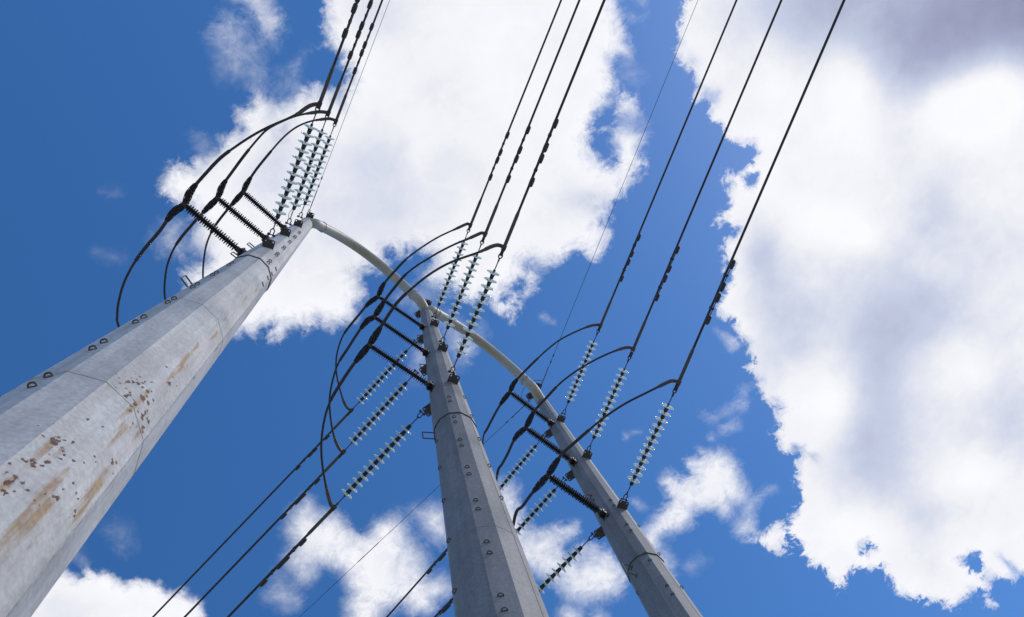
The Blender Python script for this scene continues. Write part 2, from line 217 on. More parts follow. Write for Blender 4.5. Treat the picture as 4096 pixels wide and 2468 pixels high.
# broad thick (grey) and thin (bright) places of the layer: x, y, radius x, radius y, amount
SHADE = [
 (3560, 40, 620, 320, 0.31), (3980, 90, 450, 290, 0.24), (3220, 20, 260, 190, 0.16), (3640, 350, 230, 190, 0.17), (3500, 1450, 700, 900, 0.09), (4500, 0, 600, 350, 0.5),
 (3830, 430, 190, 130, -0.50), (4010, 330, 140, 150, -0.35), (3400, 360, 150, 220, -0.35), (3090, 330, 130, 200, -0.15),
 (3667, 1255, 270, 220, 0.19), (3520, 1560, 160, 330, 0.18), (3480, 1830, 180, 170, 0.18), (3050, 1020, 90, 160, 0.24), (3130, 1260, 120, 150, 0.16),
 (3060, 1480, 90, 130, 0.14), (3330, 880, 160, 110, -0.22), (3440, 950, 90, 60, -0.15), (3830, 1450, 170, 130, -0.16), (4060, 1650, 130, 170, 0.2),
 (3880, 1890, 160, 90, -0.18), (3370, 2110, 200, 100, -0.18), (3320, 1610, 110, 140, -0.25), (3700, 2080, 120, 90, 0.10), (3990, 980, 200, 120, 0.10),
 (3250, 2080, 90, 140, 0.10), (3200, 1400, 60, 60, 0.10), (3750, 850, 130, 120, 0.12),
 (1350, 1050, 320, 180, 0.06), (1480, 820, 260, 260, 0.16), (1080, 690, 120, 160, 0.13), (1500, 60, 160, 120, 0.14), (1880, 640, 200, 110, 0.06),
 (1240, 1330, 150, 60, 0.03), (2330, 800, 100, 60, 0.12), (1550, 640, 120, 100, 0.08), (260, 2440, 200, 120, 0.12), (1240, 2250, 200, 80, 0.05),
 (1720, 320, 260, 200, 0.04), (2060, 300, 140, 260, -0.06), (4700, -300, 500, 400, 0.2),
]
ALT = 1500.0

def world_to_px(X, Y):
    d = np.stack([X, Y, np.full_like(X, ALT) - EYE[2]], -1)
    c = d @ M_CAM.T
    w = np.maximum(c[..., 2], 1e-3)
    return PX_W / 2 + FPX * c[..., 0] / w, PX_H / 2 + FPX * c[..., 1] / w, c[..., 2] > 0.15 * ALT

def signed_distance(px, py, poly, reach):
    """distance to the outline, positive inside; far outside a box round the outline it is just -reach"""
    P = np.array(poly, float)
    out = np.full(px.shape, -float(reach))
    m = (px > P[:, 0].min() - reach) & (px < P[:, 0].max() + reach) & (py > P[:, 1].min() - reach) & (py < P[:, 1].max() + reach)
    x, y = px[m], py[m]
    best = np.full(x.shape, 1e18)
    inside = np.zeros(x.shape, bool)
    for (ax, ay), (bx, by) in zip(P, np.roll(P, -1, 0)):
        dx, dy = bx - ax, by - ay
        L2 = dx * dx + dy * dy + 1e-9
        t = np.clip(((x - ax) * dx + (y - ay) * dy) / L2, 0, 1)
        best = np.minimum(best, (x - ax - t * dx) ** 2 + (y - ay - t * dy) ** 2)
        if ay != by:
            cr = ((ay > y) != (by > y)) & (x < dx * (y - ay) / (by - ay) + ax)
            inside ^= cr
    d = np.sqrt(best)
    out[m] = np.maximum(np.where(inside, d, -d), -reach)
    return out

def build_clouds():
    fine_x, fine_y = np.arange(-1350, 1750, 8.0), np.arange(-950, 1950, 8.0)
    far = np.array([120 * 1.33 ** k for k in range(13)])
    gx = np.concatenate([fine_x[0] - np.cumsum(far)[::-1], fine_x, fine_x[-1] + np.cumsum(far)])
    gy = np.concatenate([fine_y[0] - np.cumsum(far)[::-1], fine_y, fine_y[-1] + np.cumsum(far)])
    X, Y = np.meshgrid(gx, gy, indexing='xy')
    px, py, ok = world_to_px(X, Y)
    px, py = np.where(ok, px, -1e5), np.where(ok, py, -1e5)
    REACH = 160.0
    # the thickness field: metres of cloud above or below the level where it starts to show
    best = np.full(X.shape, -1.0)
    cover = np.full(X.shape, -REACH)
    soft = np.full(X.shape, 40.0); opac = np.full(X.shape, 0.6); amp = np.full(X.shape, 30.0)
    wsum = np.full(X.shape, 1e-6)
    so_, op_, am_ = soft * wsum, opac * wsum, amp * wsum
    for poly, s, o, a in CLOUDS:
        d = signed_distance(px, py, poly, REACH)
        w = np.exp(np.clip(d, -REACH, 60) / 14.0)
        so_ += w * s; op_ += w * o; am_ += w * a; wsum += w
        cover = np.maximum(cover, d)
    soft, opac, amp = so_ / wsum, op_ / wsum, am_ / wsum
    for poly, s, o in HOLES:
        d = signed_distance(px, py, poly, REACH)
        h = 1 / (1 + np.exp(-np.clip((d + 4) / max(s * 0.4, 3), -30, 30)))
        cover = np.where(o > 0.9, np.minimum(cover, -d), cover)
        if o <= 0.9:
            opac = opac * (1 - o * h)
    cover = np.minimum(cover, 400)
    shade = 0.05 + np.where(px > 2650, 0.12, 0.10) * np.clip((cover - 30) / 200.0, 0, 1)
    for x, y, rx, ry, a in SHADE:
        shade += a * np.exp(-((px - x) / rx) ** 2 - ((py - y) / ry) ** 2)
    shade = np.clip(shade, 0, 1)
    ny, nx = X.shape
    V = np.stack([X, Y, np.full_like(X, ALT)], -1).reshape(-1, 3)
    idx = np.arange(nx * ny).reshape(ny, nx)
    F = np.stack([idx[:-1, :-1], idx[1:, :-1], idx[1:, 1:], idx[:-1, 1:]], -1).reshape(-1, 4)
    me = bpy.data.meshes.new('clouds')
    me.vertices.add(len(V)); me.vertices.foreach_set('co', V.ravel())
    me.loops.add(F.size); me.loops.foreach_set('vertex_index', F.ravel().astype(np.int32))
    me.polygons.add(len(F)); me.polygons.foreach_set('loop_start', (np.arange(len(F)) * 4).astype(np.int32))
    me.update(calc_edges=True)
    for nm, arr in (('cover', cover / 100), ('soft', soft / 100), ('opac', opac), ('amp', amp / 100), ('thick', shade)):
        at_ = me.attributes.new(nm, 'FLOAT', 'POINT')
        at_.data.foreach_set('value', arr.ravel().astype(np.float32))
    ob = bpy.data.objects.new('clouds', me)
    COL.objects.link(ob)
    ob['kind'] = 'stuff'
    ob['label'] = 'broken white and grey clouds across the blue sky'
    ob['category'] = 'clouds'
    me.materials.append(cloud_material())
    return ob

def cloud_material():
    m = bpy.data.materials.new('cloud')
    m.use_nodes = True
    t = m.node_tree; N, L = t.nodes, t.links
    N.clear()
    def node(k, **kw):
        n = N.new(k)
        for a, v in kw.items(): setattr(n, a, v)
        return n
    def att(name):
        return node('ShaderNodeAttribute', attribute_name=name).outputs['Fac']
    def math_(op, a, b=None, c=None, clamp=False):
        n = node('ShaderNodeMath', operation=op, use_clamp=clamp)
        for k, v in enumerate((a, b, c)):
            if v is None: continue
            if isinstance(v, (int, float)): n.inputs[k].default_value = v
            else: L.new(v, n.inputs[k])
        return n.outputs[0]
    geo = node('ShaderNodeNewGeometry')
    def noise(scale, detail, rough, dist=0.0, vec=None, lac=2.0):
        n = node('ShaderNodeTexNoise', noise_dimensions='3D')
        n.inputs['Scale'].default_value = scale
        n.inputs['Detail'].default_value = detail
        n.inputs['Roughness'].default_value = rough
        n.inputs['Lacunarity'].default_value = lac
        n.inputs['Distortion'].default_value = dist
        L.new(vec or geo.outputs['Position'], n.inputs['Vector'])
        return n
    # curl the lookup a little so that edges billow
    wn = noise(1 / 70.0, 3, 0.5)
    sub = node('ShaderNodeVectorMath', operation='SUBTRACT'); L.new(wn.outputs['Color'], sub.inputs[0]); sub.inputs[1].default_value = (0.5, 0.5, 0.5)
    scl = node('ShaderNodeVectorMath', operation='SCALE'); L.new(sub.outputs[0], scl.inputs[0]); scl.inputs['Scale'].default_value = 60
    add = node('ShaderNodeVectorMath', operation='ADD'); L.new(geo.outputs['Position'], add.inputs[0]); L.new(scl.outputs[0], add.inputs[1])
    n1 = noise(1 / 42.0, 9, 0.62, vec=add.outputs[0])
    n2 = noise(1 / 11.0, 9, 0.72, vec=add.outputs[0])
    nn = math_('ADD', math_('MULTIPLY', math_('SUBTRACT', n1.outputs['Fac'], 0.5), 2.6), math_('MULTIPLY', math_('SUBTRACT', n2.outputs['Fac'], 0.5), 1.75))
    edge = math_('MULTIPLY_ADD', nn, att('amp'), att('cover'))
    nl = noise(1 / 110.0, 3, 0.5)
    soft = math_('MULTIPLY', att('soft'), math_('MULTIPLY_ADD', nl.outputs['Fac'], 3.2, -0.35))   # crisp here, wispy there
    soft = math_('MAXIMUM', soft, 0.07)
    mr = node('ShaderNodeMapRange', interpolation_type='SMOOTHSTEP')
    L.new(edge, mr.inputs['Value'])
    L.new(math_('MULTIPLY', soft, -0.75), mr.inputs['From Min'])
    L.new(math_('MULTIPLY', soft, 0.95), mr.inputs['From Max'])
    n3 = noise(1 / 30.0, 8, 0.6, vec=add.outputs[0])
    # thin cloud is patchy: noise eats into whatever is not fully opaque
    thin = math_('SUBTRACT', 1.0, att('opac'), clamp=True)
    patch = math_('MULTIPLY_ADD', math_('MULTIPLY', math_('SUBTRACT', n3.outputs['Fac'], 0.5), 5.5), thin, 1.0)
    # behind the rim the cloud thickens over a few tens of metres, blue still showing between the tufts
    n7 = noise(1 / 17.0, 8, 0.68, vec=add.outputs[0])
    body_in = math_('MULTIPLY_ADD', math_('MULTIPLY', math_('SUBTRACT', n7.outputs['Fac'], 0.5), 3.4), math_('MULTIPLY_ADD', att('soft'), 1.3, 0.12), att('cover'))
    body = node('ShaderNodeMapRange', interpolation_type='SMOOTHSTEP')
    L.new(body_in, body.inputs['Value']); body.inputs['From Min'].default_value = -0.15
    L.new(math_('MULTIPLY_ADD', att('soft'), 2.4, 0.05), body.inputs['From Max'])
    body.inputs['To Min'].default_value = 0.58
    alpha = math_('MULTIPLY', math_('MULTIPLY', math_('MULTIPLY', mr.outputs[0], att('opac')), patch), body.outputs[0], clamp=True)
    # thick cloud lets less light through
    n4 = noise(1 / 190.0, 5, 0.5)
    n5 = noise(1 / 60.0, 6, 0.55, vec=add.outputs[0])
    tv = math_('ADD', att('thick'), math_('MULTIPLY', math_('SUBTRACT', n4.outputs['Fac'], 0.5), 0.26))
    n6 = noise(1 / 24.0, 5, 0.6, vec=add.outputs[0])
    tv = math_('ADD', tv, math_('MULTIPLY', math_('SUBTRACT', n6.outputs['Fac'], 0.5), 0.10))
    tv = math_('ADD', tv, math_('MULTIPLY', math_('SUBTRACT', n5.outputs['Fac'], 0.5), 0.18), clamp=True)
    ramp = node('ShaderNodeValToRGB')
    cr = ramp.color_ramp
    cr.elements[0].position = 0.0; cr.elements[0].color = (0.93, 0.83, 0.68, 1)
    cr.elements[1].position = 1.0; cr.elements[1].color = (0.225, 0.21, 0.26, 1)
    e = cr.elements.new(0.15); e.color = (0.85, 0.76, 0.625, 1)
    e = cr.elements.new(0.38); e.color = (0.56, 0.54, 0.53, 1)
    e = cr.elements.new(0.65); e.color = (0.365, 0.352, 0.392, 1)
    L.new(tv, ramp.inputs[0])
    tl = node('ShaderNodeBsdfTranslucent'); L.new(ramp.outputs[0], tl.inputs['Color'])
    tr = node('ShaderNodeBsdfTransparent')
    mx = node('ShaderNodeMixShader')
    L.new(alpha, mx.inputs[0]); L.new(tr.outputs[0], mx.inputs[1]); L.new(tl.outputs[0], mx.inputs[2])
    out = node('ShaderNodeOutputMaterial'); L.new(mx.outputs[0], out.inputs['Surface'])
    return m

build_clouds()

# ------------------------------------------------------------------ materials
def new_mat(name):
    m = bpy.data.materials.new(name); m.use_nodes = True
    b = m.node_tree.nodes['Principled BSDF']
    return m, m.node_tree, b

def simple(name, col, rough=0.5, metal=0.0, var=0.12, scale=18.0, bump=0.0):
    m, t, b = new_mat(name)
    tc = t.nodes.new('ShaderNodeTexCoord')
    n = t.nodes.new('ShaderNodeTexNoise'); n.inputs['Scale'].default_value = scale; n.inputs['Detail'].default_value = 6
    t.links.new(tc.outputs['Object'], n.inputs['Vector'])
    r = t.nodes.new('ShaderNodeValToRGB')
    r.color_ramp.elements[0].position = 0.3; r.color_ramp.elements[1].position = 0.72
    r.color_ramp.elements[0].color = (*[c * (1 - var) for c in col], 1)
    r.color_ramp.elements[1].color = (*[min(1, c * (1 + var)) for c in col], 1)
    t.links.new(n.outputs['Fac'], r.inputs[0]); t.links.new(r.outputs[0], b.inputs['Base Color'])
    b.inputs['Roughness'].default_value = rough; b.inputs['Metallic'].default_value = metal
    if bump:
        bp = t.nodes.new('ShaderNodeBump'); bp.inputs['Strength'].default_value = bump; bp.inputs['Distance'].default_value = 0.01
        t.links.new(n.outputs['Fac'], bp.inputs['Height']); t.links.new(bp.outputs[0], b.inputs['Normal'])
    return m

def pole_mat(name, col, rust):
    m, t, b = new_mat(name)
    N, L = t.nodes, t.links
    tc = N.new('ShaderNodeTexCoord')
    def noise(scale, detail=6, rough=0.55, stretch=None):
        n = N.new('ShaderNodeTexNoise'); n.inputs['Scale'].default_value = scale; n.inputs['Detail'].default_value = detail; n.inputs['Roughness'].default_value = rough
        if stretch:
            mp = N.new('ShaderNodeMapping'); mp.inputs['Scale'].default_value = stretch
            L.new(tc.outputs['Object'], mp.inputs['Vector']); L.new(mp.outputs[0], n.inputs['Vector'])
        else:
            L.new(tc.outputs['Object'], n.inputs['Vector'])
        return n.outputs['Fac']
    def ramp(f, a, ca, c, cc):
        r = N.new('ShaderNodeValToRGB'); e = r.color_ramp.elements
        e[0].position, e[0].color, e[1].position, e[1].color = a, (*ca, 1), c, (*cc, 1)
        L.new(f, r.inputs[0]); return r.outputs[0]
    def mix(f, a, c, mode='MIX'):
        x = N.new('ShaderNodeMix'); x.data_type = 'RGBA'; x.blend_type = mode
        if isinstance(f, (int, float)): x.inputs['Factor'].default_value = f
        else: L.new(f, x.inputs['Factor'])
        L.new(a, x.inputs['A']); L.new(c, x.inputs['B']); return x.outputs['Result']
    base = ramp(noise(1.7, 9, 0.68), 0.34, [c * 0.85 for c in col], 0.66, [c * 1.12 for c in col])
    spang = ramp(noise(26, 4, 0.6), 0.3, (0.80, 0.80, 0.81), 0.7, (1.12, 1.12, 1.12))
    streak = ramp(noise(1.0, 7, 0.6, (7, 7, 0.35)), 0.33, (0.80, 0.795, 0.78), 0.60, (1.05, 1.05, 1.05))
    c = mix(1.0, mix(1.0, base, spang, 'MULTIPLY'), streak, 'MULTIPLY')
    if rust:
        ar = N.new('ShaderNodeAttribute'); ar.attribute_name = 'rust'
        as_ = N.new('ShaderNodeAttribute'); as_.attribute_name = 'stain'
        def m_(op, a, d, clamp=False):
            x = N.new('ShaderNodeMath'); x.operation = op; x.use_clamp = clamp
            for k, v in enumerate((a, d)):
                if isinstance(v, (int, float)): x.inputs[k].default_value = v
                else: L.new(v, x.inputs[k])
            return x.outputs[0]
        fl = noise(48, 7, 0.7, (1, 1, 0.5)); fs = noise(22, 9, 0.74, (1.3, 1.3, 0.12))
        st = m_('MULTIPLY', m_('SUBTRACT', m_('ADD', m_('MULTIPLY', as_.outputs['Fac'], 0.62), fs), 0.74), 4.0, True)
        co = m_('MULTIPLY', m_('SUBTRACT', m_('ADD', m_('MULTIPLY', ar.outputs['Fac'], 0.62), fl), 0.78), 9.0, True)
        stc = ramp(noise(16, 4), 0.35, (0.25, 0.11, 0.028), 0.65, (0.42, 0.25, 0.09))
        rc = ramp(noise(40, 4), 0.35, (0.06, 0.024, 0.012), 0.65, (0.13, 0.042, 0.015))
        c = mix(m_('MULTIPLY', st, 0.8), c, stc)
        c = mix(co, c, rc)
    L.new(c, b.inputs['Base Color'])
    b.inputs['Roughness'].default_value = 0.62
    b.inputs['Metallic'].default_value = 0.0
    b.inputs['Specular IOR Level'].default_value = 0.35
    bp = N.new('ShaderNodeBump'); bp.inputs['Strength'].default_value = 0.12; bp.inputs['Distance'].default_value = 0.01
    L.new(noise(9, 6), bp.inputs['Height']); L.new(bp.outputs[0], b.inputs['Normal'])
    return m

M_POLE_RUST = pole_mat('weathered_pole_steel', (0.56, 0.525, 0.51), True)
M_POLE = pole_mat('galvanised_pole_steel', (0.258, 0.243, 0.248), False)
M_TUBE = simple('pale_tube_paint', (0.47, 0.43, 0.36), 0.5, 0, 0.08, 6)
M_PLATE = simple('weathering_steel_plate', (0.085, 0.08, 0.082), 0.7, 0.0, 0.3, 30, 0.2)
M_HARD = simple('dull_hardware_steel', (0.065, 0.062, 0.065), 0.55, 0.3, 0.25, 40)
M_CAP = simple('dark_cap_iron', (0.045, 0.036, 0.032), 0.6, 0.2, 0.3, 30)
M_CABLE = simple('stranded_cable', (0.055, 0.051, 0.056), 0.6, 0.2, 0.05, 12)
M_CLAMP = simple('aluminium_clamp', (0.125, 0.110, 0.108), 0.55, 0.25, 0.08, 12)
M_POLY = simple('dark_polymer_sheds', (0.018, 0.017, 0.020), 0.55, 0.0, 0.2, 20)
M_GRIP = simple('helical_grip_rods', (0.035, 0.034, 0.038), 0.55, 0.2, 0.5, 50, 0.6)
M_CLIP = simple('weld_on_clip_steel', (0.13, 0.126, 0.128), 0.6, 0.2, 0.2, 40)

M_SEAM = simple('weld_bead', (0.36, 0.345, 0.34), 0.7, 0.0, 0.35, 14)

def glass_mat():
    m = bpy.data.materials.new('toughened_glass'); m.use_nodes = True
    t = m.node_tree; N, L = t.nodes, t.links; N.clear()
    tc = N.new('ShaderNodeTexCoord')
    n = N.new('ShaderNodeTexNoise'); n.inputs['Scale'].default_value = 30; n.inputs['Detail'].default_value = 3
    L.new(tc.outputs['Object'], n.inputs['Vector'])
    r = N.new('ShaderNodeValToRGB'); r.color_ramp.elements[0].position = 0.35; r.color_ramp.elements[1].position = 0.65
    r.color_ramp.elements[0].color = (0.90, 0.96, 0.93, 1); r.color_ramp.elements[1].color = (0.96, 0.98, 0.97, 1)
    L.new(n.outputs['Fac'], r.inputs[0])
    tl = N.new('ShaderNodeBsdfTranslucent'); L.new(r.outputs[0], tl.inputs['Color'])
    df = N.new('ShaderNodeBsdfDiffuse'); L.new(r.outputs[0], df.inputs['Color'])
    tr = N.new('ShaderNodeBsdfTransparent'); tr.inputs['Color'].default_value = (0.90, 0.97, 0.95, 1)
    gl = N.new('ShaderNodeBsdfGlossy'); gl.inputs['Roughness'].default_value = 0.12
    a = N.new('ShaderNodeMixShader'); a.inputs[0].default_value = 0.40
    L.new(tl.outputs[0], a.inputs[1]); L.new(df.outputs[0], a.inputs[2])
    c = N.new('ShaderNodeMixShader'); c.inputs[0].default_value = 0.28
    L.new(a.outputs[0], c.inputs[1]); L.new(tr.outputs[0], c.inputs[2])
    d = N.new('ShaderNodeMixShader')
    d.inputs[0].default_value = 0.06; L.new(c.outputs[0], d.inputs[1]); L.new(gl.outputs[0], d.inputs[2])
    o = N.new('ShaderNodeOutputMaterial'); L.new(d.outputs[0], o.inputs['Surface'])
    return m
M_GLASS = glass_mat()

# ------------------------------------------------------------------ mesh helpers
class MB:
    def __init__(s): s.v, s.f, s.sm = [], [], []
    def add(s, v, f, smooth=True):
        o = len(s.v); s.v += [tuple(float(c) for c in p) for p in v]
        s.f += [tuple(i + o for i in q) for q in f]; s.sm += [smooth] * len(f); return s
    def build(s, name, mat, parent=None):
        me = bpy.data.meshes.new(name); me.from_pydata(s.v, [], s.f); me.validate(); me.update()
        if len(me.polygons) == len(s.sm): me.polygons.foreach_set('use_smooth', s.sm)
        me.materials.append(mat)
        o = bpy.data.objects.new(name, me); COL.objects.link(o)
        if parent: o.parent = parent
        return o
    def tube(s, pts, rad, n=10, caps=True, smooth=True):
        P = [Vector(p) for p in pts]; k = len(P)
        R = rad if isinstance(rad, (list, tuple)) else [rad] * k
        T = [(P[min(i + 1, k - 1)] - P[max(i - 1, 0)]).normalized() for i in range(k)]
        up = Vector((0, 0, 1)) if abs(T[0].z) < 0.9 else Vector((1, 0, 0))
        a = T[0].cross(up).normalized(); v, f = [], []
        for i in range(k):
            a = (a - T[i] * a.dot(T[i])).normalized(); b = T[i].cross(a)
            for j in range(n):
                w = 2 * math.pi * j / n
                v.append(P[i] + (a * math.cos(w) + b * math.sin(w)) * R[i])
        for i in range(k - 1):
            for j in range(n):
                j2 = (j + 1) % n; f.append((i * n + j, i * n + j2, (i + 1) * n + j2, (i + 1) * n + j))
        s.add(v, f, smooth)
        if caps:
            s.add([v[j] for j in range(n)], [tuple(reversed(range(n)))], False)
            s.add([v[(k - 1) * n + j] for j in range(n)], [tuple(range(n))], False)
        return s
    def lathe(s, prof, n=20, axis_o=(0, 0, 0), smooth=True, close=False):
        v, f = [], []; k = len(prof)
        for r, z in prof:
            for j in range(n):
                w = 2 * math.pi * j / n
                v.append((axis_o[0] + r * math.cos(w), axis_o[1] + r * math.sin(w), axis_o[2] + z))
        for i in range(k if close else k - 1):
            i2 = (i + 1) % k
            for j in range(n):
                j2 = (j + 1) % n; f.append((i * n + j, i * n + j2, i2 * n + j2, i2 * n + j))
        return s.add(v, f, smooth)
    def box(s, c, h, rot=None):
        v = []
        for x in (-1, 1):
            for y in (-1, 1):
                for z in (-1, 1):
                    p = Vector((x * h[0], y * h[1], z * h[2]))
                    if rot: p = rot @ p
                    v.append(p + Vector(c))
        return s.add(v, [(0, 1, 3, 2), (4, 6, 7, 5), (0, 4, 5, 1), (2, 3, 7, 6), (0, 2, 6, 4), (1, 5, 7, 3)], False)
    def torus(s, c, R, r, ax=(0, 0, 1), n=18, m=8, stretch=1.0, sdir=None):
        ax = Vector(ax).normalized()
        a = Vector(sdir).normalized() if sdir else ax.orthogonal().normalized(); b = ax.cross(a); v, f = [], []
        for i in range(n):
            w = 2 * math.pi * i / n
            cdir = a * math.cos(w) + b * math.sin(w); cc = Vector(c) + (a * math.cos(w) * stretch + b * math.sin(w)) * R
            for j in range(m):
                q = 2 * math.pi * j / m; v.append(cc + (cdir * math.cos(q) + ax * math.sin(q)) * r)
        for i in range(n):
            for j in range(m):
                f.append((i * m + j, ((i + 1) % n) * m + j, ((i + 1) % n) * m + (j + 1) % m, i * m + (j + 1) % m))
        return s.add(v, f, True)

def empty(name, loc=(0, 0, 0), mat=None):
    o = bpy.data.objects.new(name, None); COL.objects.link(o)
    o.empty_display_size = 0.2
    if mat is not None: o.matrix_world = mat
    else: o.location = loc
    return o
def tag(o, label, cat, group=None):
    o['label'] = label; o['category'] = cat
    if group: o['group'] = group
    return o
def inst(name, src, parent, loc=None, rot=None):
    """a further copy of a part: shares the mesh"""
    o = src.copy(); o.name = name; COL.objects.link(o); o.parent = parent
    if loc is not None: o.location = loc
    if rot is not None: o.rotation_euler = rot
    return o
def axes(loc, zdir, up=(0, 0, 1)):
    """a frame at loc with local Z along zdir and local Y as near up as it can be"""
    z = Vector(zdir).normalized(); x = Vector(up).cross(z).normalized(); y = z.cross(x)
    return Matrix(((x.x, y.x, z.x, loc[0]), (x.y, y.y, z.y, loc[1]), (x.z, y.z, z.z, loc[2]), (0, 0, 0, 1)))
def spline(pts, per=6):
    P = [Vector(p) for p in pts]; out = []
    for i in range(len(P) - 1):
        p0, p1, p2, p3 = P[max(i - 1, 0)], P[i], P[i + 1], P[min(i + 2, len(P) - 1)]
        for k in range(per):
            t = k / per
            out.append(0.5 * ((2 * p1) + (p2 - p0) * t + (2 * p0 - 5 * p1 + 4 * p2 - p3) * t * t + (3 * p1 - p0 - 3 * p2 + p3) * t ** 3))
    out.append(P[-1]); return out
def smooth_path(P, it):
    P = [p.copy() for p in P]
    for _ in range(it):
        Q = [p.copy() for p in P]
        for i in range(1, len(P) - 1): Q[i] = (P[i - 1] + P[i] * 2 + P[i + 1]) / 4
        P = Q
    return P
def polar(az, r=1.0, z=0.0):
    a = math.radians(az); return Vector((math.sin(a) * r, math.cos(a) * r, z))

# ------------------------------------------------------------------ ground
def build_ground():
    v, f = [], []
    R = [0, 4, 10, 25, 60, 150, 400, 1200, 4000, 14000]; n = 48
    v.append((0, 0, 0))
    for r in R[1:]:
        for j in range(n):
            w = 2 * math.pi * j / n
            v.append((r * math.cos(w), r * math.sin(w), 0.0))
    for j in range(n): f.append((0, 1 + j, 1 + (j + 1) % n))
    for i in range(len(R) - 2):
        for j in range(n):
            a, b = 1 + i * n + j, 1 + i * n + (j + 1) % n
            f.append((a, a + n, b + n, b))
    m = simple('dry_gravel', (0.34, 0.30, 0.235), 0.95, 0, 0.3, 0.8, 0.3)
    o = MB().add(v, f, False).build('ground', m)
    o['kind'] = 'structure'; o['label'] = 'flat dry gravel ground under the poles'
build_ground()

# ------------------------------------------------------------------ poles
POLES = DATA['poles']
WHICH = {'A': 'rust-stained near pole', 'B': 'clean middle pole', 'C': 'far pole'}
LEVEL = {1: 'topmost', 2: 'middle', 3: 'lowest'}
def pole_r(q, z): return POLES[q]['r0'] + POLES[q]['k'] * (POLES[q]['H'] - z)

def shaft_mesh(q, z0, z1, extra, rot, fine):
    """twelve flat sides; fine splits them so that the rust map has room"""
    sub = 14 if fine else 1
    zs = np.concatenate([np.linspace(z0, 4.6, 3), np.arange(4.63, 15.0, 0.028), np.linspace(15.0, z1, 8)]) if fine else np.linspace(z0, z1, 9)
    nz = len(zs) - 1; v, f = [], []; n = 12 * sub
    az = np.radians(rot + 30 * np.arange(12))
    ring = []
    for i in range(12):
        a, b = az[i], az[(i + 1) % 12]
        for k in range(sub):
            t = k / sub
            ring.append((math.sin(a) * (1 - t) + math.sin(b) * t, math.cos(a) * (1 - t) + math.cos(b) * t))
    for z in zs:
        r = (pole_r(q, z) + extra) * 1.017
        v += [(x * r, y * r, z) for x, y in ring]
    for i in range(nz):
        for j in range(n):
            j2 = (j + 1) % n; f.append((i * n + j2, i * n + j, (i + 1) * n + j, (i + 1) * n + j2))
    f.append(tuple(range(n))); f.append(tuple(reversed(range(nz * n, nz * n + n))))
    return v, f

def add_rust(o):
    me = o.data; co = np.empty(len(me.vertices) * 3); me.vertices.foreach_get('co', co); co = co.reshape(-1, 3)
    az = np.degrees(np.arctan2(co[:, 0], co[:, 1])); z = co[:, 2]
    R = np.hypot(co[:, 0], co[:, 1])
    rust = np.zeros(len(co)); stain = np.zeros(len(co))
    rr = np.random.default_rng(5)
    for zc, ac, s, w in DATA['rust']:
        Rm = pole_r('A', zc)
        if w >= 2:                      # paint chips: a cluster of small flecks round each patch
            for k in range(20 if w == 3 else 12):
                o = rr.normal(0, 1, 2) * s * (0.0 if k == 0 else 1.25); sz = s * (0.40 if k == 0 else rr.uniform(0.07, 0.28))
                da = (az - ac) * np.pi / 180 * Rm - o[0]; dz = z - zc - o[1] * 1.7
                rust = np.maximum(rust, np.exp(-(da / sz) ** 2 - (dz / (sz * 1.9)) ** 2))
        da = (az - ac) * np.pi / 180 * Rm; dz = z - zc
        run = np.exp(-(da / (s * 0.55)) ** 2) * np.where(dz < 0, np.exp(-(dz / (s * 9)) ** 2), np.exp(-(dz / (s * 2)) ** 2))
        stain = np.maximum(stain, run * (0.5 if w == 2 else 0.85))
    # the sunny side weeps all the way down
    weep = np.exp(-((az - 64) / 3.5) ** 2) * np.clip((14.5 - z) / 3, 0, 1) * 0.44
    weep += np.exp(-((az - 80) / 4) ** 2) * np.clip((9.0 - z) / 2, 0, 1) * 0.36
    stain = np.maximum(stain, weep)
    for nm, a in (('rust', rust), ('stain', stain)):
        x = me.attributes.new(nm, 'FLOAT', 'POINT'); x.data.foreach_set('value', a.astype(np.float32))

